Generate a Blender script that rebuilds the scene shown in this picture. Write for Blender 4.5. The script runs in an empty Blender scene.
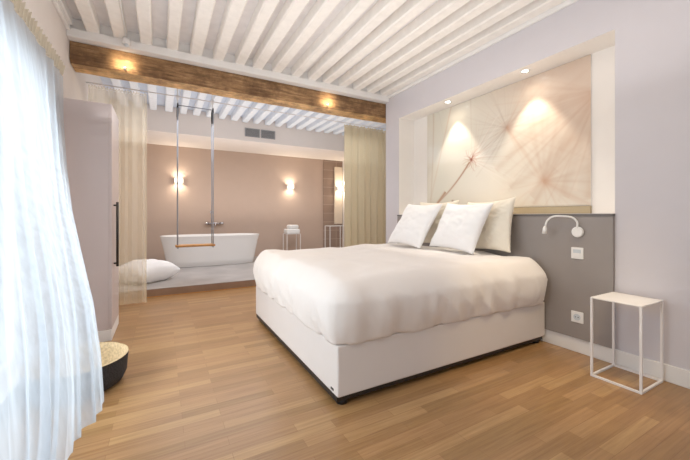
import bpy, bmesh, math, random
import numpy as np
from mathutils import Vector, Matrix, noise, Euler
random.seed(7)
H = 1.12
C = bpy.context.scene.collection
S = bpy.context.scene
R = math.radians

# ------------------------------------------------------------------ materials
def srgb(r, g, b):
    f = lambda c: (c/255/12.92) if c/255 <= .04045 else ((c/255+.055)/1.055)**2.4
    return (f(r), f(g), f(b), 1)

def nmat(name):
    m = bpy.data.materials.new(name); m.use_nodes = True
    nt = m.node_tree
    return m, nt, nt.nodes['Principled BSDF']

def plain(name, col, rough=.6, metal=0, var=.04, scale=6, bump=0, bscale=80, spec=.5, sheen=0, coat=0):
    m, nt, b = nmat(name)
    N, L = nt.nodes, nt.links
    tc = N.new('ShaderNodeTexCoord')
    nz = N.new('ShaderNodeTexNoise'); nz.inputs['Scale'].default_value = scale; nz.inputs['Detail'].default_value = 4
    L.new(tc.outputs['Object'], nz.inputs['Vector'])
    cr = N.new('ShaderNodeValToRGB')
    c = np.array(col[:3])
    cr.color_ramp.elements[0].position = .3; cr.color_ramp.elements[1].position = .7
    cr.color_ramp.elements[0].color = (*(c*(1-var)), 1)
    cr.color_ramp.elements[1].color = (*np.minimum(c*(1+var), 1), 1)
    L.new(nz.outputs['Fac'], cr.inputs['Fac']); L.new(cr.outputs['Color'], b.inputs['Base Color'])
    b.inputs['Roughness'].default_value = rough; b.inputs['Metallic'].default_value = metal
    b.inputs['Specular IOR Level'].default_value = spec
    if sheen: b.inputs['Sheen Weight'].default_value = sheen
    if coat: b.inputs['Coat Weight'].default_value = coat
    if bump:
        n2 = N.new('ShaderNodeTexNoise'); n2.inputs['Scale'].default_value = bscale; n2.inputs['Detail'].default_value = 3
        L.new(tc.outputs['Object'], n2.inputs['Vector'])
        bp = N.new('ShaderNodeBump'); bp.inputs['Strength'].default_value = bump; bp.inputs['Distance'].default_value = .01
        L.new(n2.outputs['Fac'], bp.inputs['Height']); L.new(bp.outputs['Normal'], b.inputs['Normal'])
    return m

def emit(name, col, strength):
    m, nt, b = nmat(name)
    b.inputs['Base Color'].default_value = col
    b.inputs['Emission Color'].default_value = col
    b.inputs['Emission Strength'].default_value = strength
    return m

def sheer(name, col, alpha, trans=.5, scale=30, var=.1):
    m, nt, b = nmat(name); N, L = nt.nodes, nt.links
    N.remove(b); out = N['Material Output']
    d = N.new('ShaderNodeBsdfDiffuse'); d.inputs['Color'].default_value = col
    t = N.new('ShaderNodeBsdfTranslucent'); t.inputs['Color'].default_value = col
    tr = N.new('ShaderNodeBsdfTransparent')
    mx = N.new('ShaderNodeMixShader'); mx.inputs[0].default_value = trans
    L.new(d.outputs[0], mx.inputs[1]); L.new(t.outputs[0], mx.inputs[2])
    m2 = N.new('ShaderNodeMixShader')
    tc = N.new('ShaderNodeTexCoord'); nz = N.new('ShaderNodeTexNoise'); nz.inputs['Scale'].default_value = scale
    mp = N.new('ShaderNodeMapping'); mp.inputs['Scale'].default_value = (1, 1, .08)
    L.new(tc.outputs['Object'], mp.inputs[0]); L.new(mp.outputs[0], nz.inputs['Vector'])
    mr = N.new('ShaderNodeMapRange'); mr.inputs['From Min'].default_value = .3; mr.inputs['From Max'].default_value = .7
    mr.inputs['To Min'].default_value = alpha-var; mr.inputs['To Max'].default_value = min(1, alpha+var)
    L.new(nz.outputs['Fac'], mr.inputs['Value']); L.new(mr.outputs[0], m2.inputs[0])
    L.new(tr.outputs[0], m2.inputs[1]); L.new(mx.outputs[0], m2.inputs[2]); L.new(m2.outputs[0], out.inputs[0])
    return m

def floor_mat():
    m, nt, b = nmat('oak_parquet'); N, L = nt.nodes, nt.links
    tc = N.new('ShaderNodeTexCoord')
    bk = N.new('ShaderNodeTexBrick')
    bk.offset = .37; bk.offset_frequency = 2; bk.squash = 1
    bk.inputs['Color1'].default_value = (0, 0, 0, 1); bk.inputs['Color2'].default_value = (1, 1, 1, 1)
    bk.inputs['Mortar'].default_value = (.4, .4, .4, 1)
    bk.inputs['Scale'].default_value = 1; bk.inputs['Mortar Size'].default_value = .0012; bk.inputs['Mortar Smooth'].default_value = .1
    bk.inputs['Bias'].default_value = 0
    bk.inputs['Brick Width'].default_value = .52; bk.inputs['Row Height'].default_value = .068
    L.new(tc.outputs['Object'], bk.inputs['Vector'])
    cr = N.new('ShaderNodeValToRGB'); e = cr.color_ramp.elements
    e[0].position = 0; e[0].color = srgb(156, 119, 74)
    e[1].position = 1; e[1].color = srgb(184, 146, 98)
    n = e.new(.35); n.color = srgb(165, 125, 82)
    n = e.new(.7); n.color = srgb(173, 132, 88)
    L.new(bk.outputs['Color'], cr.inputs['Fac'])
    mp = N.new('ShaderNodeMapping'); mp.inputs['Scale'].default_value = (2.6, 60, 1)
    L.new(tc.outputs['Object'], mp.inputs[0])
    g = N.new('ShaderNodeTexNoise'); g.inputs['Scale'].default_value = 1; g.inputs['Detail'].default_value = 6; g.inputs['Roughness'].default_value = .65
    L.new(mp.outputs[0], g.inputs['Vector'])
    gr = N.new('ShaderNodeValToRGB'); gr.color_ramp.elements[0].position = .3; gr.color_ramp.elements[0].color = (.66, .58, .5, 1)
    gr.color_ramp.elements[1].position = .65; gr.color_ramp.elements[1].color = (1.05, 1.05, 1.05, 1)
    L.new(g.outputs['Fac'], gr.inputs['Fac'])
    mx = N.new('ShaderNodeMix'); mx.data_type = 'RGBA'; mx.blend_type = 'MULTIPLY'; mx.inputs['Factor'].default_value = .8
    L.new(cr.outputs[0], mx.inputs['A']); L.new(gr.outputs[0], mx.inputs['B'])
    m3 = N.new('ShaderNodeMix'); m3.data_type = 'RGBA'; m3.blend_type = 'MULTIPLY'
    L.new(bk.outputs['Fac'], m3.inputs['Factor']); L.new(mx.outputs['Result'], m3.inputs['A']); m3.inputs['B'].default_value = (.8, .74, .68, 1)
    L.new(m3.outputs['Result'], b.inputs['Base Color'])
    rr = N.new('ShaderNodeMapRange'); rr.inputs['To Min'].default_value = .24; rr.inputs['To Max'].default_value = .42
    L.new(g.outputs['Fac'], rr.inputs['Value']); L.new(rr.outputs[0], b.inputs['Roughness'])
    bp = N.new('ShaderNodeBump'); bp.inputs['Strength'].default_value = .12; bp.inputs['Distance'].default_value = .004
    L.new(g.outputs['Fac'], bp.inputs['Height']); L.new(bp.outputs[0], b.inputs['Normal'])
    return m

def beam_mat(cols=((78, 54, 34), (222, 184, 138), (146, 108, 70), (178, 136, 92)), nm='old_oak_beam'):
    m, nt, b = nmat(nm); N, L = nt.nodes, nt.links
    tc = N.new('ShaderNodeTexCoord')
    mp = N.new('ShaderNodeMapping'); mp.inputs['Scale'].default_value = (2.4, 16, 24)
    L.new(tc.outputs['Object'], mp.inputs[0])
    g = N.new('ShaderNodeTexNoise'); g.inputs['Scale'].default_value = 1.6; g.inputs['Detail'].default_value = 8; g.inputs['Roughness'].default_value = .7
    L.new(mp.outputs[0], g.inputs['Vector'])
    cr = N.new('ShaderNodeValToRGB'); e = cr.color_ramp.elements
    e[0].position = .28; e[0].color = srgb(*cols[0])
    e[1].position = .75; e[1].color = srgb(*cols[1])
    n = e.new(.42); n.color = srgb(*cols[2])
    n = e.new(.56); n.color = srgb(*cols[3])
    L.new(g.outputs['Fac'], cr.inputs['Fac'])
    n2 = N.new('ShaderNodeTexNoise'); n2.inputs['Scale'].default_value = 4; n2.inputs['Detail'].default_value = 8; n2.inputs['Roughness'].default_value = .7
    L.new(tc.outputs['Object'], n2.inputs['Vector'])
    c2 = N.new('ShaderNodeValToRGB'); c2.color_ramp.elements[0].position = .4; c2.color_ramp.elements[0].color = (.45, .4, .36, 1)
    c2.color_ramp.elements[1].position = .6; c2.color_ramp.elements[1].color = (1, 1, 1, 1)
    L.new(n2.outputs['Fac'], c2.inputs['Fac'])
    mx = N.new('ShaderNodeMix'); mx.data_type = 'RGBA'; mx.blend_type = 'MULTIPLY'; mx.inputs['Factor'].default_value = 1
    L.new(cr.outputs[0], mx.inputs['A']); L.new(c2.outputs[0], mx.inputs['B']); L.new(mx.outputs['Result'], b.inputs['Base Color'])
    b.inputs['Roughness'].default_value = .65
    bp = N.new('ShaderNodeBump'); bp.inputs['Strength'].default_value = 1; bp.inputs['Distance'].default_value = .03
    L.new(g.outputs['Fac'], bp.inputs['Height']); L.new(bp.outputs[0], b.inputs['Normal'])
    return m

def tile_mat():
    m, nt, b = nmat('brown_wall_tile'); N, L = nt.nodes, nt.links
    tc = N.new('ShaderNodeTexCoord'); mp = N.new('ShaderNodeMapping'); mp.inputs['Rotation'].default_value = (R(90), 0, 0)
    L.new(tc.outputs['Object'], mp.inputs[0])
    bk = N.new('ShaderNodeTexBrick'); bk.offset = 0
    bk.inputs['Color1'].default_value = srgb(140, 115, 100); bk.inputs['Color2'].default_value = srgb(150, 126, 110)
    bk.inputs['Mortar'].default_value = srgb(172, 150, 134); bk.inputs['Scale'].default_value = 1
    bk.inputs['Mortar Size'].default_value = .008; bk.inputs['Brick Width'].default_value = .5; bk.inputs['Row Height'].default_value = .24
    L.new(mp.outputs[0], bk.inputs['Vector']); L.new(bk.outputs['Color'], b.inputs['Base Color'])
    b.inputs['Roughness'].default_value = .4
    return m

M = {}
M['wall'] = plain('lilac_grey_wall_paint', srgb(213, 208, 212), .85, var=.01)
M['wall_l'] = plain('warm_white_wall_paint', srgb(232, 224, 218), .85, var=.015)
M['white'] = plain('white_paint', srgb(238, 235, 232), .7, var=.02)
M['joist'] = plain('whitewashed_timber', srgb(242, 236, 229), .75, var=.04, scale=14, bump=.25, bscale=30)
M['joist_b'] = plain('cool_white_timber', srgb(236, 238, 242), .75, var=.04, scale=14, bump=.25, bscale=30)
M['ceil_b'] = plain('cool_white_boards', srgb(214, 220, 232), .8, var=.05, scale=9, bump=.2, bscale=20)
M['ceil'] = plain('whitewashed_boards', srgb(234, 230, 230), .8, var=.05, scale=9, bump=.2, bscale=20)
M['bulk'] = plain('warm_grey_white_plaster', srgb(232, 221, 213), .8, var=.01)
M['niche'] = plain('niche_white_paint', srgb(244, 238, 232), .8, var=.01)
M['taupe'] = plain('rosy_taupe_wall_paint', srgb(192, 168, 152), .8, var=.015)
M['floor'] = floor_mat()
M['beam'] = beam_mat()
M['beam2'] = beam_mat(((176, 120, 66), (255, 214, 150), (236, 184, 116), (246, 200, 136)), 'oak_underside_lit_tone')  # lighter copy of the beam oak: floor bounce painted into the underside
M['tile'] = tile_mat()
M['platform'] = plain('pale_grey_microcement', srgb(168, 162, 159), .4, var=.16, scale=3)
M['riser'] = plain('taupe_riser', srgb(150, 122, 102), .5, var=.1, scale=5)
M['grey'] = plain('taupe_grey_headboard_laminate', srgb(146, 138, 134), .55, var=.02)
M['greytop'] = plain('dark_grey_ledge', srgb(105, 100, 98), .5)
M['leather'] = plain('white_upholstery', srgb(230, 223, 219), .5, var=.01, bump=.05, bscale=250)
M['linen'] = plain('white_cotton', srgb(240, 233, 228), .85, var=.01, bump=.25, bscale=18, sheen=.2)
M['pillowcase'] = plain('bright_white_cotton', srgb(250, 249, 249), .85, var=.01, bump=.2, bscale=16, sheen=.2)
M['cream'] = plain('cream_cotton', srgb(242, 232, 214), .85, var=.01, bump=.5, bscale=14, sheen=.2)
M['black'] = plain('black_plastic', srgb(28, 27, 28), .45)
M['darkweave'] = plain('black_woven_fibre', srgb(38, 38, 42), .8, var=.3, scale=90, bump=.8, bscale=120)
M['straw'] = plain('natural_woven_straw', srgb(196, 170, 130), .8, var=.25, scale=60, bump=.8, bscale=90)
M['metalw'] = plain('white_powder_coat', srgb(240, 236, 234), .4)
M['chrome'] = plain('chrome', srgb(200, 200, 205), .12, metal=1)
M['steel'] = plain('brushed_steel', srgb(120, 124, 132), .35, metal=.6)
M['rope'] = plain('grey_rope', srgb(160, 163, 172), .8, bump=.3, bscale=200)
M['oakseat'] = plain('honey_oak', srgb(196, 140, 78), .5, var=.12, scale=20)
M['tub'] = plain('white_acrylic', srgb(240, 238, 236), .2, var=.005)
M['ward'] = plain('lilac_grey_lacquer', srgb(204, 190, 188), .5, var=.01)
M['plastic'] = plain('white_plastic', srgb(240, 238, 236), .35, var=.01)
M['screen'] = plain('pale_blue_button', srgb(205, 212, 218), .3)
M['vent'] = plain('grey_vent_metal', srgb(160, 158, 158), .5)
M['ventdark'] = plain('dark_vent_inside', srgb(96, 94, 94), .8)
M['panel'] = plain('pale_cream_panel', srgb(226, 208, 186), .4)
M['towel'] = plain('white_terry', srgb(245, 243, 240), .95, var=.01, bump=.5, bscale=160)
M['sheer'] = sheer('white_sheer_voile', (.58, .64, .71, 1), .72, .5, var=.08)
M['heading'] = sheer('cream_curtain_heading', srgb(236, 228, 212), .9, .3, var=.05)
M['voile'] = sheer('cream_voile', srgb(253, 243, 218), .5, .6, scale=60, var=.01)
M['drape'] = sheer('beige_drape_cloth', srgb(220, 206, 174), .985, .3, var=.01)
M['bulb'] = emit('lit_lens', (1, .93, .8, 1), 14)

# ------------------------------------------------------------------ helpers
def tag(o, label=None, cat=None, group=None, kind=None):
    if label: o['label'] = label
    if cat: o['category'] = cat
    if group: o['group'] = group
    if kind: o['kind'] = kind
    return o

def thing(name, loc, label, cat, group=None):
    o = bpy.data.objects.new(name, None); C.objects.link(o); o.location = loc
    o.empty_display_size = .1
    return tag(o, label, cat, group)

def wloc(o):
    v = Vector((0, 0, 0))
    while o: v += o.location; o = o.parent
    return v

def fin(name, bm, mat, parent=None, smooth=False, origin=None):
    """link bm (world coordinates) as one mesh object, origin at the base centre"""
    if origin is None:
        xs = [v.co for v in bm.verts]
        lo = Vector([min(c[i] for c in xs) for i in range(3)]); hi = Vector([max(c[i] for c in xs) for i in range(3)])
        origin = Vector(((lo.x+hi.x)/2, (lo.y+hi.y)/2, lo.z))
    bmesh.ops.translate(bm, vec=-Vector(origin), verts=bm.verts)
    me = bpy.data.meshes.new(name); bm.to_mesh(me); bm.free()
    if mat: me.materials.append(mat)
    if smooth: me.polygons.foreach_set('use_smooth', [True]*len(me.polygons))
    o = bpy.data.objects.new(name, me); C.objects.link(o)
    if parent: o.parent = parent
    o.location = Vector(origin) - (wloc(parent) if parent else Vector((0, 0, 0)))
    return o

def B(bm, x0, x1, y0, y1, z0, z1, bev=0, seg=2):
    t = bmesh.new()
    bmesh.ops.create_cube(t, size=1)
    for v in t.verts:
        v.co = Vector(((x0+x1)/2+v.co.x*(x1-x0), (y0+y1)/2+v.co.y*(y1-y0), (z0+z1)/2+v.co.z*(z1-z0)))
    if bev: bmesh.ops.bevel(t, geom=t.edges[:], offset=bev, segments=seg, affect='EDGES', profile=.5)
    join(bm, t); return bm

def join(bm, t):
    m = {}
    for v in t.verts: m[v] = bm.verts.new(v.co)
    for f in t.faces:
        try: nf = bm.faces.new([m[v] for v in f.verts]); nf.smooth = f.smooth; nf.material_index = f.material_index
        except ValueError: pass
    t.free()

def box(name, x0, x1, y0, y1, z0, z1, mat, parent=None, bev=0, seg=2):
    return fin(name, B(bmesh.new(), x0, x1, y0, y1, z0, z1, bev, seg), mat, parent)

def tube(bm, pts, r, n=10, cap=True):
    pts = [Vector(p) for p in pts]; rings = []
    up = None
    for i, p in enumerate(pts):
        d = (pts[min(i+1, len(pts)-1)] - pts[max(i-1, 0)]).normalized()
        if up is None:
            up = d.orthogonal().normalized()
        up = (up - d*up.dot(d)).normalized(); s = d.cross(up)
        rr = r[i] if isinstance(r, (list, tuple)) else r
        rings.append([bm.verts.new(p + (up*math.cos(a)+s*math.sin(a))*rr) for a in [2*math.pi*k/n for k in range(n)]])
    for a, b in zip(rings, rings[1:]):
        for k in range(n):
            f = bm.faces.new((a[k], a[(k+1) % n], b[(k+1) % n], b[k])); f.smooth = True
    if cap: bm.faces.new(rings[0][::-1]); bm.faces.new(rings[-1])
    return bm

def cyl(bm, c, axis, r, l, n=24):
    c = Vector(c); a = Vector(axis).normalized()
    return tube(bm, [c-a*l/2, c+a*l/2], r, n)

def lathe(bm, c, prof, n=48, closed=False):
    c = Vector(c); rings = []
    for r, z in prof:
        rings.append([bm.verts.new(c + Vector((r*math.cos(2*math.pi*k/n), r*math.sin(2*math.pi*k/n), z))) for k in range(n)])
    for a, b in zip(rings, rings[1:]):
        for k in range(n):
            f = bm.faces.new((a[k], a[(k+1) % n], b[(k+1) % n], b[k])); f.smooth = True
    return rings

def grid(bm, fn, nu, nv):
    g = [[bm.verts.new(fn(i/nu, j/nv)) for j in range(nv+1)] for i in range(nu+1)]
    for i in range(nu):
        for j in range(nv):
            f = bm.faces.new((g[i][j], g[i+1][j], g[i+1][j+1], g[i][j+1])); f.smooth = True
    return g

def struct(o): o['kind'] = 'structure'; return o

# ------------------------------------------------------------------ room shell
XL, XR, XB = -.80, 3.0, 4.5          # left wall, headboard wall, bathroom right wall
YB, YF, YE = -2.6, 5.27, 8.29        # back of room, platform edge, bathroom end wall
ZC = 3.035; ZC2 = 3.165
N0, N1, NZ0, NZ1, ND = 1.195, 3.80, 1.14, 2.535, 3.28    # niche

struct(box('floor', XL-.2, XB+.2, YB-.2, YE+.2, -.1, 0, M['floor']))
pf = struct(box('floor_raised', XL, XB, YF+.012, YE, .001, .112, M['platform'], bev=.004))
r_ = box('riser', XL, XB, YF, YF+.0115, .012, .106, M['riser'], pf)
box('nosing', XL, XB, YF-.004, YF+.0115, .106, .113, M['platform'], pf)
box('floor_strip', XL, XB, YF-.014, YF, .0005, .011, M['oakseat'], pf)
struct(box('ceiling', XL-.2, XR+.5, YB-.2, 4.43, ZC, ZC+.25, M['ceil']))
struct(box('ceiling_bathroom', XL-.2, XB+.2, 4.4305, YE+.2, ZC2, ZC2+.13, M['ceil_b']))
struct(box('ceiling_corner', XR+.5005, XB+.2, 3.9, 4.43, ZC, ZC+.25, M['ceil']))

# left wall with french window opening
wy0, wy1, wz0, wz1 = .55, 3.15, .08, 2.12
bm = bmesh.new()
B(bm, XL-.2, XL, YB-.2, wy0, 0, ZC); B(bm, XL-.2, XL, wy1, 4.43, 0, ZC); B(bm, XL-.2, XL, 4.43, YE+.2, 0, ZC2)
B(bm, XL-.2, XL, wy0, wy1, 0, wz0); B(bm, XL-.2, XL, wy0, wy1, wz1, ZC)
struct(fin('wall_left', bm, M['wall_l']))
# right wall with niche
bm = bmesh.new()
TW = 3.5
B(bm, XR, TW, YB-.2, N0, 0, ZC); B(bm, XR, TW, N1, 4.12, 0, ZC)
B(bm, XR, TW, N0, N1, 0, NZ0); B(bm, XR, TW, N0, N1, NZ1, ZC)
B(bm, ND, TW, N0, N1, NZ0, NZ1)
B(bm, TW, XB+.2, 3.9, 4.12, 0, ZC)
wr = struct(fin('wall_right', bm, M['wall']))
wr.data.materials.append(M['niche'])
for p in wr.data.polygons:
    c = p.center + wr.location
    if XR+.001 < c.x < ND+.01 and N0-.01 < c.y < N1+.01 and c.z > NZ0-.01 and c.z < NZ1+.01: p.material_index = 1
    if abs(p.normal.x) > .9 and abs(c.x-ND) < .01: p.material_index = 1
struct(box('wall_far', XL, XR, YE, YE+.2, 0, ZC2, M['taupe']))
struct(box('wall_far_tiled', 3.90, XB+.2, YE-.02, YE+.2, 0, ZC2, M['tile']))
struct(box('wall_far_end', XR, 3.90, YE, YE+.2, 0, ZC2, M['taupe']))
struct(box('wall_bathroom_side', XB, XB+.2, 4.12, YE-.02, 0, ZC, M['wall_l']))
# wall behind the viewer with an opening for a big unseen window, added for light
bm = bmesh.new()
B(bm, XL, XR, YB-.2, YB, 0, .3); B(bm, XL, XR, YB-.2, YB, 2.5, ZC)
B(bm, XL, 0, YB-.2, YB, .3, 2.5); B(bm, 2.5, XR, YB-.2, YB, .3, 2.5)
struct(fin('wall_near', bm, M['wall_l']))

# bulkhead over the bath
struct(box('trim_1', XL, XB, 6.99, YE, 2.68, ZC2-.001, M['bulk'], bev=.004))
# cornices: along the beam, along the left and right walls
bm = bmesh.new(); B(bm, XL, XR, 4.04, 4.145, 2.845, 2.93, .006); B(bm, XL, XR, 4.075, 4.145, 2.93, ZC-.001)
struct(fin('trim_2', bm, M['white']))
bm = bmesh.new(); B(bm, XR-.05, XR, YB, 4.04, 2.93, ZC-.001, .006); B(bm, XR-.03, XR, YB, 4.04, 2.89, 2.93, .006)
struct(fin('trim_3', bm, M['white']))
bm = bmesh.new(); B(bm, XL, XL+.05, YB, 4.04, 2.95, ZC-.001, .006); B(bm, XL, XL+.03, YB, 4.04, 2.90, 2.95, .006)
struct(fin('trim_4', bm, M['white']))
# baseboards
struct(box('baseboard_right', XR-.018, XR, YB, 4.12, 0, .115, M['white'], bev=.004))
struct(box('baseboard_left', XL, XL+.018, YB, 3.6, 0, .078, M['white'], bev=.004))

# windows
def window(n, opening, axis, pos):
    a0, a1, z0, z1 = opening
    bm = bmesh.new()
    def bar(p0, p1, q0, q1):
        if axis == 'x': B(bm, pos-.03, pos+.03, p0, p1, q0, q1, .004)
        else: B(bm, p0, p1, pos-.03, pos+.03, q0, q1, .004)
    w = .06; mid = (a0+a1)/2
    bar(a0, a1, z0, z0+w); bar(a0, a1, z1-w, z1); bar(a0, a0+w, z0+w, z1-w); bar(a1-w, a1, z0+w, z1-w); bar(mid-w/2, mid+w/2, z0+w, z1-w)
    f = struct(fin('window_%d' % n, bm, M['metalw']))
    m = M.get('glass')
    if not m:
        m, nt, b = nmat('window_glass'); N, L = nt.nodes, nt.links; N.remove(b)
        g = N.new('ShaderNodeBsdfGlossy'); g.inputs['Roughness'].default_value = .02
        t = N.new('ShaderNodeBsdfTransparent'); t.inputs[0].default_value = (.97, .985, .98, 1)
        lw = N.new('ShaderNodeFresnel'); lw.inputs[0].default_value = 1.3
        mx = N.new('ShaderNodeMixShader'); L.new(lw.outputs[0], mx.inputs[0]); L.new(t.outputs[0], mx.inputs[1]); L.new(g.outputs[0], mx.inputs[2])
        L.new(mx.outputs[0], N['Material Output'].inputs[0]); M['glass'] = m
    for q0, q1 in ((a0+w, mid-w/2), (mid+w/2, a1-w)):
        bm = bmesh.new()
        if axis == 'x': B(bm, pos-.004, pos+.004, q0, q1, z0+w, z1-w)
        else: B(bm, q0, q1, pos-.004, pos+.004, z0+w, z1-w)
        fin('glass_pane', bm, m, f)
window(1, (wy0, wy1, wz0, wz1), 'x', XL-.12)
window(2, (0, 2.5, .3, 2.5), 'y', YB-.1)

# ------------------------------------------------------------------ oak beam
def beam():
    x0, x1, y0, y1, z0, z1 = XL+.005, 3.46, 4.15, 4.44, 2.635, 2.845
    bm = bmesh.new(); n = 90
    prof = []
    for i in range(n+1):
        x = x0+(x1-x0)*i/n; ring = []
        c = [(y0, z0+.03), (y0+.03, z0), (y1-.03, z0), (y1, z0+.03), (y1, z1), (y0, z1)]
        for k, (y, z) in enumerate(c):
            dy = noise.noise(Vector((x*1.3, k*7.1, 0)))*.012 + noise.noise(Vector((x*6, k*3.1, 5)))*.004
            dz = noise.noise(Vector((x*1.1, k*5.3, 9)))*.014 + noise.noise(Vector((x*7, k*2.1, 3)))*.004
            if k >= 4: dz = 0
            ring.append(bm.verts.new((x, max(y+dy, 4.147) if y < 4.3 else y+dy, z+dz)))
        prof.append(ring)
    for a, b in zip(prof, prof[1:]):
        for k in range(6):
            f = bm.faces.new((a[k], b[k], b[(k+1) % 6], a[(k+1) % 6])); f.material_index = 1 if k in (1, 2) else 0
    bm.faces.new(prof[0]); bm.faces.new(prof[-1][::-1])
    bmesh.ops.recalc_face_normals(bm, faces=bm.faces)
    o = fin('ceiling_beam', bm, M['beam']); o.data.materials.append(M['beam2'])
    return tag(o, 'thick rough-hewn brown oak beam crossing between bedroom and bathroom', 'beam')
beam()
# white wall strip over the beam
struct(box('trim_5', XL, XB, 4.16, 4.43, 2.85, ZC-.001, M['white']))

ORD = ['first','second','third','fourth','fifth','sixth','seventh','eighth','ninth','tenth','eleventh','twelfth','thirteenth','fourteenth','fifteenth','sixteenth','seventeenth','eighteenth','nineteenth','twentieth','twenty-first','twenty-second']
def joists(y0, y1, n, zb, where, group, ZC=ZC, mat=None):
    for i in range(n):
        x = -.594 + .2334*i + random.uniform(-.012, .012)
        w = random.uniform(.054, .064); sk = random.uniform(-.012, .012)
        bm = bmesh.new(); k = 14
        g = []
        for j in range(k+1):
            y = y0+(y1-y0)*j/k; xx = x+sk*(j/k-.5)
            d = noise.noise(Vector((y*1.4, i*3.3, 1)))*.007; e = noise.noise(Vector((y*1.1, i*5.7, 8)))*.007
            g.append([bm.verts.new(p) for p in ((xx-w+d, y, ZC-.001), (xx-w+d, y, zb+.012), (xx-w+.012+d, y, zb+e), (xx+w-.012+e, y, zb+e), (xx+w+e, y, zb+.012), (xx+w+e, y, ZC-.001))])
        for a, b in zip(g, g[1:]):
            for q in range(5): bm.faces.new((a[q], a[q+1], b[q+1], b[q]))
            bm.faces.new((a[5], a[0], b[0], b[5]))
        bm.faces.new(g[0]); bm.faces.new(g[-1][::-1])
        bmesh.ops.recalc_face_normals(bm, faces=bm.faces)
        tag(fin('ceiling_joist', bm, mat or M['joist']), 'white painted ceiling joist, %s from the left wall, %s' % (ORD[i], where), 'joist', group)
joists(YB+.02, 4.07, 16, 2.925, 'in front of the oak beam', 'white joists over the bedroom')
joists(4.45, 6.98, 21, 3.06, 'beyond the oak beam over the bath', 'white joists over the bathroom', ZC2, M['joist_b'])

# ------------------------------------------------------------------ headboard panel + picture
hb = thing('headboard_panel', (XR-.02, (N0+N1)/2, .12), 'wide taupe grey wall-mounted headboard panel behind the bed', 'headboard')
box('panel', XR-.03, XR-.0005, N0, N1, .118, 1.117, M['grey'], hb, bev=.002)
box('top_ledge', XR-.034, XR-.0005, N0-.002, N1+.002, 1.1175, 1.137, M['greytop'], hb, bev=.002)

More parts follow.
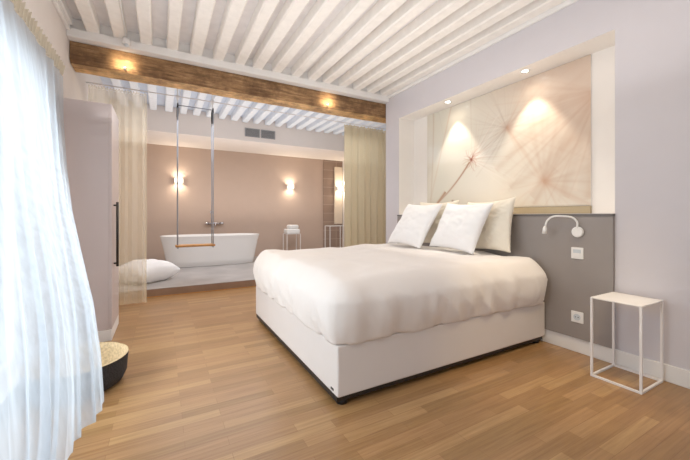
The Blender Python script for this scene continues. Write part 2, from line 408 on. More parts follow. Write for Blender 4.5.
P0, P1, PZ0, PZ1 = 1.475, 3.505, 1.215, 2.53
def picture():
    nu, nv = 460, 300
    u = np.linspace(0, 1, nu+1)[:, None]*np.ones((1, nv+1)); v = np.ones((nu+1, 1))*np.linspace(0, 1, nv+1)[None]
    # photo pixel -> panel coordinates
    W_, H_ = P1-P0, PZ1-PZ0
    def uv(px, py):
        a = (px-345)/330; t = 3.275/(.4848+.8746*a); y = t*(.8746-.4848*a); z = H-(py-216)/330*t
        return (P1-y)/W_, (z-PZ0)/H_
    X = u*W_; Y = v*H_
    def lerp(a, b, t): return a[None, None, :]*(1-t[..., None]) + b[None, None, :]*t[..., None]
    base = np.array([222, 212, 196.]); pale = np.array([240, 233, 220.]); pink = np.array([214, 188, 168.]); green = np.array([214, 212, 198.])
    def sm(x, a, b): t = np.clip((x-a)/(b-a), 0, 1); return t*t*(3-2*t)
    img = lerp(base, pale, np.clip(np.exp(-(((u-.5)/.3)**2+((v-.35)/.45)**2)), 0, 1))
    def blend(col, w): return img*(1-w[..., None]) + np.array(col, float)[None, None]*w[..., None]
    img = blend(pink, .85*sm(u+.45*v, .75, 1.35)*(1-.5*sm(1-v, .4, 1)))
    img = blend(green, .6*np.exp(-((u-.12)/.12)**2)); img = blend(green, .35*np.exp(-((u-.33)/.07)**2-((v-.6)/.5)**2))
    img = blend((240, 226, 206), .6*np.exp(-((u-.62)/.16)**2-((v-.2)/.3)**2))
    rng = np.random.RandomState(3)
    def stroke(p, q, wd, col, s, bend=0):
        nonlocal img
        p = np.array([p[0]*W_, p[1]*H_]); q = np.array([q[0]*W_, q[1]*H_]); d = q-p; Ln = np.hypot(*d); 
        if Ln < 1e-6: return
        d /= Ln; nx = np.array([-d[1], d[0]])
        s_ = (X-p[0])*d[0]+(Y-p[1])*d[1]; n_ = (X-p[0])*nx[0]+(Y-p[1])*nx[1]
        tt = np.clip(s_/Ln, 0, 1)
        n_ = n_ - bend*4*tt*(1-tt)
        along = (s_ > 0)*(s_ < Ln)*(1-.6*tt)
        w = .62*s*along*np.exp(-(n_/wd)**2)
        img = img*(1-w[..., None]) + np.array(col, float)[None, None]*w[..., None]
    def fan(c, a0, a1, n, l0, l1, wd, col, s):
        for k in range(n):
            a = R(a0+(a1-a0)*(k+rng.uniform(-.3, .3))/n); l = rng.uniform(l0, l1)
            stroke(c, (c[0]+math.cos(a)*l/W_, c[1]+math.sin(a)*l/H_), wd*rng.uniform(.6, 1.6), col, s*rng.uniform(.5, 1), rng.uniform(-.03, .03))
    c1 = uv(471.7, 159.8); c2 = uv(507, 127.6); c3 = uv(544, 181); c4 = uv(453, 202)
    fan(c2, 60, 250, 22, .35, .75, .007, (186, 166, 150), .4)
    fan(c2, -60, 70, 16, .5, 1.0, .012, (200, 162, 138), .34)
    fan(c3, -10, 110, 20, .5, 1.1, .014, (190, 150, 124), .28)
    fan(c3, 110, 240, 12, .3, .6, .010, (206, 168, 140), .25)
    fan(c3, -80, -10, 8, .3, .7, .016, (200, 160, 132), .3)
    fan(c1, -40, 60, 26, .25, .7, .005, (255, 246, 236), 1)
    for k in range(16):
        stroke((rng.uniform(.5, 1), rng.uniform(0, .4)), (rng.uniform(.8, 1.1), rng.uniform(.3, 1)), rng.uniform(.02, .05), (196, 158, 132) if k % 2 else (244, 228, 210), .35, rng.uniform(-.08, .08))
    fan(c1, -30, 90, 18, .2, .6, .005, (200, 160, 136), .4)
    fan(uv(600, 90), 150, 260, 22, .6, 1.3, .012, (190, 148, 122), .35)
    fan(uv(430, 80), -90, -20, 12, .3, .9, .008, (180, 160, 140), .35)
    fan(c1, 0, 360, 26, .05, .16, .004, (160, 90, 62), .9)
    stroke(uv(470, 162), uv(438, 203), .012, (150, 96, 66), 1.3, .03); stroke(uv(446, 192), uv(429, 215), .018, (166, 116, 84), 1.3)
    stroke(uv(434, 90), uv(431, 205), .012, (176, 140, 108), .6, .02); stroke(uv(452, 105), uv(431, 200), .012, (192, 148, 116), .5)
    stroke(uv(471, 95), uv(472, 150), .008, (190, 168, 148), .5)
    stroke(c2, c3, .02, (206, 160, 130), .5); stroke(c3, uv(590, 205), .03, (196, 150, 122), .5)
    for c, r_, col in ((c1, .017, (120, 56, 38)), (c4, .02, (120, 78, 56)), (c2, .05, (196, 140, 116)), (c3, .05, (200, 150, 122))):
        d2 = ((u-c[0])*W_)**2+((v-c[1])*H_)**2; img = blend(col, (.9 if r_ < .03 else .25)*np.exp(-d2/r_**2))
    img = np.clip(img/255, 0, 1); lin = np.where(img <= .04045, img/12.92, ((img+.055)/1.055)**2.4)
    me = bpy.data.meshes.new('picture')
    pt = np.stack([np.zeros_like(u), -(u-.5)*W_, v*H_], -1).reshape(-1, 3)
    idx = np.arange((nu+1)*(nv+1)).reshape(nu+1, nv+1)
    f = np.stack([idx[:-1, :-1], idx[:-1, 1:], idx[1:, 1:], idx[1:, :-1]], -1).reshape(-1, 4)
    me.from_pydata(pt.tolist(), [], f.tolist())
    ca = me.color_attributes.new('paint', 'FLOAT_COLOR', 'POINT')
    ca.data.foreach_set('color', np.concatenate([lin.reshape(-1, 3), np.ones((pt.shape[0], 1))], 1).ravel())
    m, nt, b = nmat('dandelion_print_gloss'); N, L = nt.nodes, nt.links
    at = N.new('ShaderNodeAttribute'); at.attribute_name = 'paint'
    L.new(at.outputs['Color'], b.inputs['Base Color']); b.inputs['Roughness'].default_value = .35; b.inputs['Coat Weight'].default_value = .5; b.inputs['Coat Roughness'].default_value = .03
    me.materials.append(m)
    t = thing('picture', (ND-.012, (P0+P1)/2, PZ0), 'large glossy wall picture of pale dandelion seeds in the lit niche', 'picture')
    o = bpy.data.objects.new('print', me); C.objects.link(o); o.parent = t; o.location = (-.0005, 0, 0)
    box('backing', ND-.0118, ND-.0005, P0, P1, PZ0, PZ1, M['white'], t)
picture()
lg = tag(box('niche_ledge', ND-.03, ND-.0005, P0, P1, 1.142, 1.21, plain('gold_beige_strip', srgb(176, 158, 126), .5)), 'narrow gold-beige strip under the dandelion picture', 'ledge')

# downlights in the niche top
def downlight(x, y, z, label, energy, group):
    t = thing('downlight', (x, y, z), label, 'spotlight', group)
    bm = bmesh.new(); rings = lathe(bm, (x, y, z), [(.028, -.002), (.045, -.004), (.047, -.0005), (.028, -.0005)], 28)
    fin('trim_ring', bm, M['plastic'], t, True)
    bm = bmesh.new(); cyl(bm, (x, y, z-.0015), (0, 0, 1), .027, .002, 24); fin('lens', bm, M['bulb'], t)
    return t
downlight(3.10, 1.965, NZ1, 'round recessed downlight in the niche top, nearer the side table', 1, 'niche downlights')
downlight(3.10, 2.96, NZ1, 'round recessed downlight in the niche top, nearer the oak beam', 1, 'niche downlights')

# ------------------------------------------------------------------ bed
bx0, bx1, by0, by1 = .888, 2.955, 1.69, 3.60
bed = thing('bed', ((bx0+bx1)/2, (by0+by1)/2, 0), 'wide double bed with white upholstered box base standing on oak floor', 'bed')
box('bed_base', bx0, bx1, by0, by1, .062, .365, M['leather'], bed, bev=.012, seg=3)
box('plinth', bx0+.004, bx1-.01, by0+.02, by1-.02, .03, .0615, M['black'], bed)
for x in (bx0+.03, bx1-.09):
    for y in (by0+.03, by1-.09): 
        bm = bmesh.new(); cyl(bm, (x+.03, y+.03, .0155), (0, 0, 1), .035, .029, 20); fin('leg', bm, M['black'], bed)
box('maker_tag', bx0-.003, bx0-.0002, by0+.05, by0+.085, .085, .097, M['black'], bed)

def rounded_block(x0, x1, y0, y1, z0, z1, r, step, disp):
    c = Vector(((x0+x1)/2, (y0+y1)/2, (z0+z1)/2)); h = Vector(((x1-x0)/2, (y1-y0)/2, (z1-z0)/2))
    bm = bmesh.new()
    ns = [max(4, int(2*h[i]/step)) for i in range(3)]
    cache = {}
    def vert(i, j, k):
        key = (i, j, k)
        if key not in cache:
            q = Vector(((2*i/ns[0]-1)*h[0], (2*j/ns[1]-1)*h[1], (2*k/ns[2]-1)*h[2]))
            inn = Vector([max(-(h[a]-r[a]), min(h[a]-r[a], q[a])) for a in range(3)])
            d = q-inn
            dn = Vector([d[a]/r[a] for a in range(3)]); l = dn.length
            if l > 1e-6:
                s = max(abs(dn[0]), abs(dn[1]), abs(dn[2]))/l
                p = inn + Vector([dn[a]*s*r[a] for a in range(3)]); nrm = Vector([dn[a]/r[a] for a in range(3)]).normalized()
            else: p = q; nrm = Vector((0, 0, 1))
            cache[key] = bm.verts.new(c + p + disp(c+p, nrm))
        return cache[key]
    for a in range(3):
        b, d = (a+1) % 3, (a+2) % 3
        for side in (0, ns[a]):
            for i in range(ns[b]):
                for j in range(ns[d]):
                    ks = []
                    for di, dj in ((0, 0), (1, 0), (1, 1), (0, 1)):
                        k = [0, 0, 0]; k[a] = side; k[b] = i+di; k[d] = j+dj; ks.append(tuple(k))
                    if side == 0: ks = ks[::-1]
                    f = bm.faces.new([vert(*k) for k in ks]); f.smooth = True
    bmesh.ops.recalc_face_normals(bm, faces=bm.faces)
    return bm
def duvet_disp(p, n):
    p = p.copy()
    z = (p.z-.35)/.4
    side = 1-abs(n.z)
    d = noise.noise(p*2.2)*.016 + noise.noise(p*5)*.008
    s = p.x*1.0 - p.y*1.0
    fold = noise.noise(Vector((s*9, p.z*1.6+s*.8, 2)))*.017 + noise.noise(Vector((s*20, p.z*3, 7)))*.007 + (abs(noise.noise(Vector((s*6+p.z*5, p.z*2-s*2, 11))))**.6)*-.02
    d += side*(fold*(1.15-z*.8) + .044*math.sin(min(max(z, 0), 1)*math.pi))
    w = Vector((n.x, n.y, 0))*d + Vector((0, 0, max(n.z, 0)))*(noise.noise(Vector((p.x*3, p.y*3, 1)))*.018+noise.noise(Vector((p.x*2+p.y*6, p.y*2-p.x*6, 1)))*.009-abs(noise.noise(Vector((p.x*1.5+p.y*3, p.y*3-p.x*1.5, 6))))*.016 - (.01*abs(p.y-2.65)))
    if p.z < .45: w.z += (noise.noise(Vector((s*4, 3, 3)))*.01 if n.z > -.5 else 0)
    return w
bm = rounded_block(bx0-.018, bx1-.005, by0-.018, by1+.018, .24, .762, (.11, .12, .15), .017, duvet_disp)
for v in bm.verts:
    if v.co.z < .385:
        out = max(bx0-v.co.x, by0-v.co.y, v.co.y-by1)
        lowz = .37 if out < .004 else .372-.014*(.6+noise.noise(Vector((v.co.x*3, v.co.y*3, 0))))
        v.co.z = max(v.co.z, lowz)
        if v.co.z < .3725 and out < .004: v.co.z = .370
    if v.co.x > bx1+.006: v.co.x = bx1+.006
tag(fin('duvet', bm, M['linen'], smooth=True), 'plump white duvet with soft creases spread over the whole bed', 'duvet')

def pillow_mesh(w, h, th, seed, crease=0):
    bm = bmesh.new(); n = 44
    def surf(sgn):
        def f(u, v):
            a, b = 2*u-1, 2*v-1
            ea = 1-abs(a)**2.6; eb = 1-abs(b)**2.6
            t = (max(ea, 0)*max(eb, 0))**.45
            # straight sides pulled in a little, pointed corners
            pin = 1-.10*(1-b*b); pin2 = 1-.10*(1-a*a)
            x = a*w/2*(pin); y = b*h/2*(pin2)
            z = sgn*t*th/2
            if t > 0:
                z += t*(noise.noise(Vector((a*2.1, b*2.1, seed)))*.02+noise.noise(Vector((a*5+b*2, b*6, seed+4)))*.008 - crease*abs(noise.noise(Vector((a*4-b*3, b*7+a*2, seed+2))))**.5)
            return Vector((x, y, z))
        return f
    g1 = grid(bm, surf(1), n, n); g2 = grid(bm, surf(-1), n, n)
    bmesh.ops.remove_doubles(bm, verts=bm.verts, dist=.0004)
    bmesh.ops.recalc_face_normals(bm, faces=bm.faces)
    return bm
def pillow(pos, w, h, th, lean, yaw, roll, seed, mat, label, name='pillow'):
    """pos = bottom centre. local: width along X->world Y, height Y->up, thickness Z->-X"""
    bm = pillow_mesh(w, h, th, seed, .022 if mat is M['cream'] else 0)
    bmesh.ops.translate(bm, vec=(0, h/2, 0), verts=bm.verts)
    Mx = Matrix(((0, 0, -1), (-1, 0, 0), (0, 1, 0))).to_4x4()
    m = Matrix.Rotation(R(yaw), 4, 'Z') @ Matrix.Rotation(R(lean), 4, 'Y') @ Matrix.Rotation(R(roll), 4, 'X') @ Mx
    bmesh.ops.transform(bm, matrix=m, verts=bm.verts)
    bmesh.ops.translate(bm, vec=pos, verts=bm.verts)
    return tag(fin(name, bm, mat, smooth=True), label, 'pillow')
pillow((2.80, 2.20, .768), .60, .53, .13, 12, -4, -3, 1, M['cream'], 'cream pillow with creased edge propped against the headboard nearest the reading lamp')
pillow((2.815, 2.93, .768), .62, .54, .12, 10, 2, 0, 5, M['cream'], 'cream pillow mostly hidden behind the leftmost white pillow')
pillow((2.53, 2.40, .775), .64, .54, .16, 27, -4, 2, 9, M['pillowcase'], 'smooth white square pillow in front, overlapping the creased cream one')
pillow((2.45, 3.04, .775), .64, .58, .16, 32, -3, 2, 14, M['pillowcase'], 'smooth white square pillow at far left of the bed head')

# ------------------------------------------------------------------ wire side table(s)
def wire_table(x0, x1, y0, y1, z0, z1, label, cat='side table', top=True, name='side_table'):
    t = thing(name, ((x0+x1)/2, (y0+y1)/2, z0), label, cat); w = .013
    if top: box('tabletop', x0, x1, y0, y1, z1-.008, z1, M['metalw'], t, bev=.0015)
    zt = z1-.0081 if top else z1
    for x in (x0, x1-w):
        for y in (y0, y1-w): box('leg', x, x+w, y, y+w, z0, zt, M['metalw'], t)
    for zz in ([z0] if top else [z0, z1-w]):
        for x in (x0, x1-w): box('rail', x, x+w, y0+w, y1-w, zz, zz+w, M['metalw'], t)
        for y in (y0, y1-w): box('rail', x0+w, x1-w, y, y+w, zz, zz+w, M['metalw'], t)
    return t
wire_table(2.625, 2.955, .905, 1.19, .001, .553, 'slim white wire-frame side table against the lilac wall beside the bed')
wire_table(2.66, 3.02, 7.72, 8.02, .113, .68, 'small white wire stand holding folded towels by the taupe wall')
wire_table(3.72, 4.18, 7.5, 7.8, .113, .87, 'taller white wire frame rack by the brown tiled wall', 'rack', False, 'frame_rack')
tag(box('folded_towel', 2.67, 3.01, 7.73, 8.01, .681, .80, M['towel'], bev=.035, seg=5), 'thick folded white bath towel at bottom on wire stand', 'towel')
tag(box('folded_towel', 2.73, 2.99, 7.76, 7.98, .801, .90, M['towel'], bev=.04, seg=5), 'smaller rolled white towel lying on top of the folded one', 'towel')

# ------------------------------------------------------------------ reading lamps, plates
def reading_lamp(y, s, label):
    x = XR-.032; z = .99
    t = thing('reading_lamp', (x, y, z), label, 'lamp', 'gooseneck reading lamps on the headboard')
    bm = bmesh.new(); cyl(bm, (x-.012, y, z), (1, 0, 0), .043, .023, 32); bmesh.ops.bevel(bm, geom=[e for e in bm.edges if len(e.link_faces) == 2 and any(len(f.verts) > 4 for f in e.link_faces)], offset=.005, segments=2, affect='EDGES')
    fin('base', bm, M['plastic'], t, False)
    bm = bmesh.new(); pts = []
    ctrl = [(0, 0, .03), (-.01, 0, .07), (-.04, .02*s, .105), (-.08, .07*s, .125), (-.12, .14*s, .115), (-.145, .20*s, .06), (-.15, .215*s, .015)]
    ctrl = [(-.02, 0, .035), (-.02, 0, .08), (-.035, .03*s, .118), (-.06, .09*s, .128), (-.09, .15*s, .125), (-.105, .19*s, .09), (-.108, .205*s, .03)]
    n = len(ctrl)
    for i in range(n-1):
        p0, p1, p2, p3 = [Vector(ctrl[max(0, min(n-1, i+k))]) for k in (-1, 0, 1, 2)]
        for q in range(6):
            u = q/6; pts.append(.5*((2*p1)+(-p0+p2)*u+(2*p0-5*p1+4*p2-p3)*u*u+(-p0+3*p1-3*p2+p3)*u**3))
    pts.append(Vector(ctrl[-1]))
    off = Vector((x, y, z)); pts = [p+off for p in pts]
    tube(bm, pts, .0075, 10); fin('gooseneck', bm, M['plastic'], t)
    e = pts[-1]
    bm = bmesh.new(); tube(bm, [e+Vector((0, 0, .012)), e+Vector((0, .003*s, -.01)), e+Vector((0, .006*s, -.05))], [.010, .016, .019], 16)
    fin('lamp_head', bm, M['plastic'], t)
reading_lamp(1.43, 1, 'small white gooseneck reading lamp above the light switch by the side table')
reading_lamp(3.66, -1, 'small white gooseneck reading lamp peeking out behind the leftmost pillow')

x = XR-.0305
sw = thing('light_switch', (x, 1.437, .77), 'square white light switch plate below the gooseneck reading lamp', 'switch')
box('plate', x-.009, x, 1.392, 1.482, .770, .863, M['plastic'], sw, bev=.003)
box('button', x-.013, x-.0092, 1.408, 1.466, .818, .847, M['screen'], sw, bev=.001)
box('button', x-.013, x-.0092, 1.408, 1.466, .786, .815, M['plastic'], sw, bev=.001)
so = thing('wall_socket', (x, 1.437, .25), 'square white power socket low on the grey headboard panel', 'socket')
box('plate', x-.009, x, 1.392, 1.482, .25, .34, M['plastic'], so, bev=.003)
bm = bmesh.new(); cyl(bm, (x-.0105, 1.437, .295), (1, 0, 0), .026, .003, 28); fin('insert', bm, M['screen'], so)
for dy in (-.01, .01):
    bm = bmesh.new(); cyl(bm, (x-.0125, 1.437+dy, .295), (1, 0, 0), .004, .001, 10); fin('hole', bm, M['black'], so)

# ------------------------------------------------------------------ wardrobe by the left wall
wx1, wy_, wy2 = -.395, 3.61, 4.15
wd = thing('wardrobe', ((XL+wx1)/2, (wy_+wy2)/2, 0), 'tall lilac-grey wardrobe with plain end panel beside the left wall', 'wardrobe')
box('carcass', XL+.002, wx1-.021, wy_, wy2, .10, 2.125, M['ward'], wd, bev=.003)
box('plinth', XL+.02, wx1, wy_-.006, wy2, .001, .099, M['white'], wd, bev=.003)
for a, b in ((wy_, wy2),):
    d = box('door', wx1-.02, wx1, a, b, .102, 2.125, M['ward'], wd, bev=.002)
    if a == wy_:
        bm = bmesh.new(); tube(bm, [(wx1+.03, wy_+.12, .65), (wx1+.03, wy_+.12, 1.25)], .011, 12)
        for z in (.68, 1.22): cyl(bm, (wx1+.0135, wy_+.12, z), (1, 0, 0), .008, .026, 10)
        h_ = fin('handle', bm, M['black'], d); h_['label'] = 'long black bar handle'

# ------------------------------------------------------------------ woven basket
bm = bmesh.new(); bc = (-.48, 2.73, .001)
prof = [(.0, .0), (.20, .0), (.245, .02), (.268, .07), (.272, .13), (.278, .19)]
lathe(bm, bc, prof, 72); 
for v in bm.verts:
    r = math.hypot(v.co.x-bc[0], v.co.y-bc[1])
    if r > .2:
        f = 1+.006*math.sin(math.atan2(v.co.y-bc[1], v.co.x-bc[0])*36); v.co.x = bc[0]+(v.co.x-bc[0])*f; v.co.y = bc[1]+(v.co.y-bc[1])*f
bk = tag(fin('basket', bm, M['darkweave'], smooth=True, origin=(bc[0], bc[1], 0)), 'round shallow black basket lined with straw, on the floor behind the sheer curtain', 'basket')
bm = bmesh.new(); lathe(bm, bc, [(.278, .191), (.268, .193), (.258, .15), (.25, .08), (.2, .035), (.0, .03)], 72); fin('lining', bm, M['straw'], bk, True)['label'] = 'natural straw lining'

# ------------------------------------------------------------------ curtains
def interp(tab, z):
    tab = sorted(tab)
    zs = [t[0] for t in tab]
    return [float(np.interp(z, zs, [t[k] for t in tab])) for k in range(1, len(tab[0]))]
def sheer_curtain():
    t = thing('sheer_curtain', (-.72, 2.0, 2.27), 'white translucent voile curtain blowing into the room at the left window', 'curtain')
    far = [(2.27, -.715, 3.50), (1.9, -.695, 3.42), (1.47, -.64, 3.25), (1.16, -.552, 2.95), (.90, -.454, 2.68), (.61, -.352, 2.42), (.35, -.30, 2.27), (.13, -.275, 2.18), (0, -.27, 2.1)]
    near = [(2.27, -.715, .35), (1.47, -.66, .45), (.9, -.60, .55), (.3, -.52, .6), (0, -.5, .6)]
    bm = bmesh.new()
    def f(u, v):
        z1 = .12*u + .03*(1-u)
        z = 2.27 + (z1-2.27)*v
        fx, fy = interp(far, z); nx, ny = interp(near, z)
        y = ny+(fy-ny)*u
        # nearly straight in the middle, swelling with the wind
        x = nx+(fx-nx)*(u**1.3)
        amp = .018+.016*v*(1-u**4)
        ph = u*2*math.pi*17 + .8*math.sin(v*3)
        w = math.sin(ph)*amp*(.55+.45*math.sin(u*23)) + noise.noise(Vector((u*9, v*2.2, 4)))*.05*v
        w *= (1-.55*max(0, (u-.93)/.07))
        return Vector((x + w*.8 + .05*math.sin(math.pi*u)*math.sin(math.pi*v), y + .012*math.cos(ph), z))
    grid(bm, f, 300, 70)
    fin('cloth', bm, M['sheer'], t, True)
    bm = bmesh.new()
    def g(u, v):
        ph = u*2*math.pi*60
        return Vector((-.715+math.sin(ph)*(.014+.014*v)+.0, .35+3.15*u+.01*math.cos(ph*2), 2.272+.075*v+.008*math.sin(ph*1.5)*v))
    grid(bm, g, 720, 4); hd = fin('heading', bm, M['heading'], t, True); hd['label'] = 'cream ruffled heading'
    r = thing('curtain_rod', (-.76, 2.0, 2.25), 'thin curtain rod with round end on the left wall over the window', 'curtain rod')
    bm = bmesh.new(); tube(bm, [(-.76, .2, 2.262), (-.76, 3.56, 2.262)], .008, 10); fin('rod', bm, M['metalw'], r)
    bm = bmesh.new(); bmesh.ops.create_icosphere(bm, subdivisions=3, radius=.026); bmesh.ops.translate(bm, vec=(-.76, 3.585, 2.262), verts=bm.verts); fin('finial', bm, M['metalw'], r, True)
    for yy in (.3, 1.9, 3.53):
        bm = bmesh.new(); tube(bm, [(-.799, yy, 2.262), (-.765, yy, 2.262)], .006, 8); fin('bracket', bm, M['metalw'], r)
sheer_curtain()

def drape(name, x0, x1, y, z0, z1, folds, amp, mat, label, seed):
    t = thing(name, ((x0+x1)/2, y, z0), label, 'curtain')
    def f(u, v):
        ph = u*2*math.pi*folds + 1.2*noise.noise(Vector((u*5, 0, seed)))*2
        a = amp*(.55+.45*v)*(.7+.5*noise.noise(Vector((u*7, 2, seed))))
        return Vector((x0+(x1-x0)*u + .012*math.sin(ph*2)*v + noise.noise(Vector((u*3, v*2, seed)))*.02*v, y+math.sin(ph)*a, z1+(z0-z1)*v))
    bm = bmesh.new(); grid(bm, f, folds*16, 24); fin('cloth', bm, mat, t, True)
    bm = bmesh.new()
    def g(u, v):
        p = f(u, 0); ph = u*2*math.pi*folds*2.2
        return Vector((p.x, p.y+.008*math.sin(ph), z1+.002+v*.04*(.75+.25*math.sin(ph*1.3))))
    grid(bm, g, folds*24, 2); fin('heading', bm, mat, t, True)
TY = 4.95
drape('voile_curtain', -.775, -.17, TY, .012, 2.66, 7, .035, M['voile'], 'cream see-through voile curtain hanging at the left end of the bath platform', 3)
drape('drape', 2.73, 3.95, TY, .012, 2.66, 9, .05, M['drape'], 'heavier beige curtain hanging in folds beside the bed head, beyond the beam', 8)
tr = thing('curtain_track', (1.8, TY, 2.72), 'thin pale curtain wire running across the bathroom joists behind the beam', 'curtain track')
bm = bmesh.new(); tube(bm, [(XL+.002, TY, 2.72), (XB-.002, TY, 2.72)], .007, 8); fin('wire', bm, M['metalw'], tr)
for xx in (.22, 1.42, 2.6, 3.8):
    bm = bmesh.new(); tube(bm, [(xx, TY, 2.728), (xx, TY, ZC2-.002)], .004, 6); fin('hanger', bm, M['metalw'], tr)

# ------------------------------------------------------------------ bathtub
def tub():
    cx, cy, z0 = .925, 7.42, .1135; L1, W1, HT = .965, .39, .61
    t = thing('bathtub', (cx, cy, z0), 'freestanding white oval bathtub on the raised platform', 'bathtub')
    n = 96
    def ring(bm, a, b, zf):
        r = []
        for k in range(n):
            th = 2*math.pi*k/n; c, s = math.cos(th), math.sin(th); e = 2/2.9
            x = a*math.copysign(abs(c)**e, c); y = b*math.copysign(abs(s)**e, s)
            r.append(bm.verts.new((cx+x, cy+y, z0+zf)))
        return r
    bm = bmesh.new(); spec = [(.83, .30, 0), (.84, .31, .012), (.86, .325, .12), (.893, .345, .3), (.93, .37, .48), (L1, W1, HT-.006), (L1+.002, W1+.002, HT), (L1-.012, W1-.012, HT+.004), (L1-.03, W1-.03, HT-.006), (.86, .31, .45), (.78, .27, .2), (.70, .22, .13), (.3, .1, .12)]
    rs = [ring(bm, *s) for s in spec]
    for a, b in zip(rs, rs[1:]):
        for k in range(n): f = bm.faces.new((a[k], a[(k+1) % n], b[(k+1) % n], b[k])); f.smooth = True
    bm.faces.new(rs[-1]); bm.faces.new(rs[0][::-1])
    fin('shell', bm, M['tub'], t)
    bm = bmesh.new(); cyl(bm, (cx, cy, z0+.123), (0, 0, 1), .03, .006, 20); fin('drain', bm, M['chrome'], t)
    p = thing('bath_mixer', (1.07, YE, .95), 'chrome wall-mounted bath mixer tap with hand shower over the bathtub', 'tap')
    bm = bmesh.new(); cyl(bm, (1.07, YE-.07, .95), (1, 0, 0), .028, .26, 18)
    for dx in (-.09, .09): cyl(bm, (1.07+dx, YE-.036, .95), (0, 1, 0), .03, .07, 16)
    fin('mixer_body', bm, M['chrome'], p)
    for dx in (-.165, .165):
        bm = bmesh.new(); cyl(bm, (1.07+dx, YE-.07, .95), (1, 0, 0), .033, .065, 18); fin('knob', bm, M['chrome'], p)
    bm = bmesh.new(); tube(bm, [(1.07, YE-.09, .945), (1.07, YE-.17, .945), (1.07, YE-.23, .935), (1.07, YE-.24, .88)], .014, 12); fin('spout', bm, M['chrome'], p)
    bm = bmesh.new(); tube(bm, [(1.0, YE-.1, .98), (1.0, YE-.1, 1.12), (1.0, YE-.11, 1.2)], .010, 12); cyl(bm, (1.0, YE-.125, 1.21), (0, 1, .3), .035, .03, 18); fin('hand_shower', bm, M['chrome'], p)
tub()

# ------------------------------------------------------------------ swing
def swing():
    y, x0, x1, zs, zt = 5.6, .205, .70, .665, 2.80
    t = thing('swing', ((x0+x1)/2, y, zs), 'wooden plank swing hanging on grey ropes in front of the bathtub', 'swing')
    box('seat', x0-.03, x1+.03, y-.105, y+.105, zs-.014, zs+.014, M['oakseat'], t, bev=.006)
    for x in (x0, x1):
        for dy in (-.085, .085):
            bm = bmesh.new(); tube(bm, [(x, y+dy, zs-.014), (x, y+dy, zs+.25), (x, y+dy, zt-.1), (x, y+dy*.7, zt)], .008, 8)
            bmesh.ops.create_icosphere(bm, subdivisions=2, radius=.014, matrix=Matrix.Translation((x, y+dy, zs-.022)))
            fin('rope', bm, M['rope'], t)
        for dy in (-.07, .07):
            bm = bmesh.new(); tube(bm, [(x, y+dy, zt-.2), (x, y+dy, zt-.15), (x, y+dy, zt-.1), (x, y+dy, zt+.01)], [.009, .014, .014, .010], 12); fin('rope_clamp', bm, M['black'], t)
        bm = bmesh.new(); tube(bm, [(x, y-.09, zt), (x, y+.09, zt)], .008, 8); fin('cross_bar', bm, M['steel'], t)
        bm = bmesh.new(); tube(bm, [(x, y, zt), (x, y, zt+.15)], .008, 8); cyl(bm, (x, y, zt+.12), (1, 0, 0), .035, .04, 16); tube(bm, [(x, y, zt+.13), (x, y, 3.055)], .01, 8); cyl(bm, (x, y, 3.05), (0, 0, 1), .035, .012, 16); fin('pulley', bm, M['plastic'], t)
    bm = bmesh.new(); tube(bm, [(x0, y, zt), (x1, y, zt)], .007, 8); fin('spreader_bar', bm, M['steel'], t)
swing()

# floor cushion on the platform
bm = pillow_mesh(.72, .68, .38, 21)
bmesh.ops.transform(bm, matrix=Matrix.Translation((-.22, 6.0, .25)) @ Matrix.Rotation(R(40), 4, 'Z'), verts=bm.verts)
for v in bm.verts: v.co.z = max(v.co.z, .114) + (.02 if False else 0)
tag(fin('floor_cushion', bm, M['pillowcase'], smooth=True), 'big white floor cushion lying on the platform by the cream voile', 'cushion')

# ------------------------------------------------------------------ sconces, vent, panel
def sconce(x, y, z, label):
    t = thing('wall_sconce', (x, y, z-.06), label, 'wall lamp')
    bm = bmesh.new()
    w, d, h = .085, .10, .048
    for a in ((x-w, x-w+.006, y-d, y, z-h, z+h), (x+w-.006, x+w, y-d, y, z-h, z+h), (x-w+.006, x+w-.006, y-d, y-d+.006, z-h, z+h), (x-w+.006, x+w-.006, y-.006, y-.0005, z-h, z+h)): B(bm, *a)
    fin('shade', bm, M['plastic'], t)
    bm = bmesh.new(); cyl(bm, (x, y-d/2, z), (1, 0, 0), .012, .08, 16); fin('bulb', bm, M['bulb'], t)
    l = bpy.data.lights.new('sconce_halo', 'POINT'); l.energy = 3.2; l.color = (1, .86, .66); l.shadow_soft_size = .04
    o = bpy.data.objects.new('sconce_halo', l); C.objects.link(o); o.location = (x, y-d-.05, z)
    for s in (1, -1):
        l = bpy.data.lights.new('sconce_glow', 'SPOT'); l.energy = 10; l.color = (1, .84, .64); l.spot_size = R(150); l.spot_blend = 1; l.shadow_soft_size = .03
        o = bpy.data.objects.new('sconce_glow', l); C.objects.link(o); o.location = (x, y-.07, z+s*.02); o.rotation_euler = (R(180) if s > 0 else 0, 0, 0)
sconce(.325, YE, 1.905, 'box-shaped up-and-down wall sconce glowing above the left end of the bathtub')
sconce(2.93, YE, 1.885, 'box-shaped up-and-down wall sconce glowing above the folded towels')
pn = tag(box('wall_panel', 4.23, 4.48, YE-.06, YE-.0205, .9, 2.5, M['panel'], bev=.004), 'tall pale cream panel in place of a mirror on the brown tiled wall beside the beige curtain', 'panel')  # panel and its sconce stand in for a mirror reflecting a lamp
sconce(4.37, YE-.061, 1.885, 'wall sconce standing in for a lamp reflection, on the pale panel half hidden by the beige curtain')

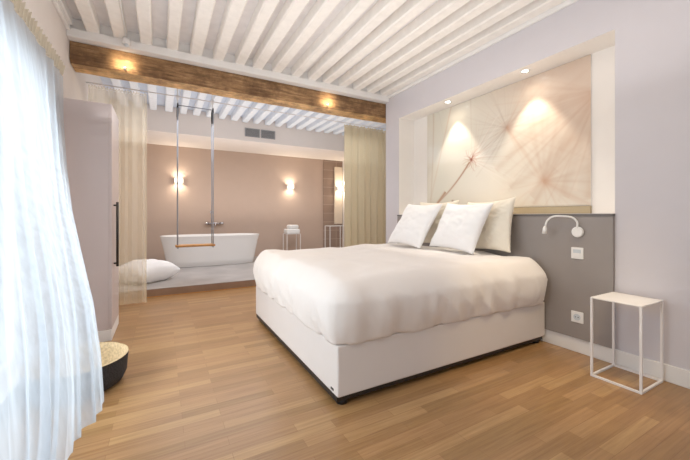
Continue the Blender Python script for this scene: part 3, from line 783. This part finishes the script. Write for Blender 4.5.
vt = thing('air_vent', (1.82, 6.988, 2.77), 'grey double air vent grille in the white bulkhead above the bath', 'air vent')
for a, b in ((1.50, 1.805), (1.835, 2.14)):
    box('backing', a, b, 6.984, 6.9895, 2.775, 2.95, M['ventdark'], vt)
    bm = bmesh.new(); B(bm, a, b, 6.970, 6.984, 2.775, 2.787); B(bm, a, b, 6.970, 6.984, 2.938, 2.95); B(bm, a, a+.012, 6.970, 6.984, 2.787, 2.938); B(bm, b-.012, b, 6.970, 6.984, 2.787, 2.938)
    fr = fin('frame', bm, M['vent'], vt)
    for k in range(8):
        z = 2.795+k*.0185
        box('slat', a+.0125, b-.0125, 6.972, 6.983, z, z+.008, M['vent'], fr)

# small spot lamps washing the beam, ceiling fixture on the cornice
def beam_spot(x, label):
    t = thing('beam_spotlight', (x, 4.14, 2.66), label, 'spotlight')
    bm = bmesh.new(); cyl(bm, (x, 4.133, 2.66), (0, 0, 1), .012, .02, 16); fin('housing', bm, M['steel'], t)
    bm = bmesh.new(); cyl(bm, (x, 4.133, 2.6725), (0, 0, 1), .009, .004, 16); fin('lens', bm, M['bulb'], t)
    l = bpy.data.lights.new('beam_glow', 'SPOT'); l.energy = 6; l.color = (1, .82, .55); l.spot_size = R(130); l.spot_blend = 1; l.shadow_soft_size = .015
    o = bpy.data.objects.new('beam_glow', l); C.objects.link(o); o.location = (x, 4.03, 2.68); o.rotation_euler = (R(95), 0, 0)
beam_spot(-.34, 'tiny uplight on the oak beam near the left wall')
beam_spot(2.02, 'tiny uplight on the oak beam near the beige curtain')
ft = thing('smoke_detector', (-.315, 3.98, 2.85), 'small white sensor under the joists just before the beam, near the left wall', 'sensor')
bm = bmesh.new(); tube(bm, [(-.315, 3.985, 2.855), (-.315, 3.985, 2.92)], [.036, .028], 16); fin('housing', bm, M['plastic'], ft)
bm = bmesh.new(); bmesh.ops.create_icosphere(bm, subdivisions=3, radius=.022); bmesh.ops.translate(bm, vec=(-.315, 3.985, 2.848), verts=bm.verts); fin('lens', bm, M['screen'], ft, True)
bm = bmesh.new(); tube(bm, [(-.315, -1.5, 2.917), (-.33, 1, 2.917), (-.30, 3.0, 2.916), (-.315, 3.96, 2.914)], .006, 6)
tag(fin('ceiling_cable', bm, M['plastic']), 'thin white cable clipped under a joist leading to the sensor', 'cable')

# ------------------------------------------------------------------ lights
def area(name, loc, rot, sx, sy, e, col, spread=180):
    l = bpy.data.lights.new(name, 'AREA'); l.shape = 'RECTANGLE'; l.size = sx; l.size_y = sy; l.energy = e; l.color = col; l.spread = R(spread)
    o = bpy.data.objects.new(name, l); C.objects.link(o); o.location = loc; o.rotation_euler = rot; return o
def spot(name, loc, target, e, col, size, blend, soft=.03):
    l = bpy.data.lights.new(name, 'SPOT'); l.energy = e; l.color = col; l.spot_size = R(size); l.spot_blend = blend; l.shadow_soft_size = soft
    o = bpy.data.objects.new(name, l); C.objects.link(o); o.location = loc
    o.rotation_euler = (Vector(target)-Vector(loc)).to_track_quat('-Z', 'Y').to_euler(); return o
area('daylight_left_window', (XL-.35, (wy0+wy1)/2, 1.2), (0, R(-90), 0), 2.2, 2.8, 115, (.91, .955, 1))
area('near_wall_fill', (1.25, YB+.02, 1.5), (R(90), 0, 0), 2.4, 2.1, 5, (.95, .96, 1))  # added soft fill behind the viewer, set in the unseen window
area('room_fill_down', (1.2, 1.2, 2.85), (0, 0, 0), 2.6, 2.6, 15, (1, .9, .8))  # added warm fill below the joists, without a fixture
area('bathroom_fill_down', (1.6, 5.9, 2.55), (0, 0, 0), 3.6, 1.6, 50, (.95, .96, 1))  # added fill lighting the bathroom from above, without a fixture
area('bath_fill_up', (1.8, 7.3, .95), (R(180), 0, 0), 3.6, .5, 16, (1, .93, .84))  # added upward fill floating over the bath, brightens end wall and bulkhead
area('ceiling_fill_up', (1.1, 1.8, 2.0), (R(180), 0, 0), 3.2, 4.0, 24, (1, .97, .95))  # added unseen upward fill in place of light bounced onto the ceiling
area('bath_ceiling_fill_up', (1.6, 5.9, 2.0), (R(180), 0, 0), 4.0, 1.8, 16, (.86, .92, 1))  # added bluish upward fill for the bathroom joists, no source there
for yy in (1.965, 2.96):
    spot('niche_spot', (3.10, yy, NZ1-.02), (3.13, yy, 1.4), 32, (1, .90, .74), 70, .35)
    spot('niche_wash', (3.10, yy, NZ1-.02), (3.20, yy, 1.4), 2.5, (1, .88, .70), 150, 1)
spot('floor_spot', (2.1, .6, 2.8), (2.5, 1.5, 0), 75, (1, .74, .38), 42, .8, .05)
spot('floor_spot', (.3, 3.6, 2.8), (.2, 3.7, 0), 45, (1, .8, .55), 100, 1, .1)  # added spot without a fixture, brightens the far floor

w = bpy.data.worlds.new('World'); S.world = w; w.use_nodes = True
nt = w.node_tree; bg = nt.nodes['Background']
sky = nt.nodes.new('ShaderNodeTexSky'); sky.sky_type = 'HOSEK_WILKIE'; sky.turbidity = 6; sky.ground_albedo = .6
mixn = nt.nodes.new('ShaderNodeMix'); mixn.data_type = 'RGBA'; mixn.inputs['Factor'].default_value = .8
nt.links.new(sky.outputs[0], mixn.inputs['A']); mixn.inputs['B'].default_value = (.86, .93, 1, 1)
nt.links.new(mixn.outputs['Result'], bg.inputs['Color']); bg.inputs['Strength'].default_value = 1.0

# ------------------------------------------------------------------ camera
cam = bpy.data.cameras.new('Camera'); co = bpy.data.objects.new('Camera', cam); C.objects.link(co)
cam.sensor_width = 36; cam.lens = 36*330/690; cam.shift_y = -14/690; cam.clip_start = .02
co.location = (0, 0, H); co.rotation_euler = (R(90), 0, R(-29)); S.camera = co
S.view_settings.view_transform = 'Standard'; S.view_settings.look = 'None'; S.view_settings.exposure = .05; S.view_settings.gamma = 1.1
S.cycles.max_bounces = 10; S.cycles.transparent_max_bounces = 16; S.cycles.use_denoising = True
S.cycles.sample_clamp_indirect = 6
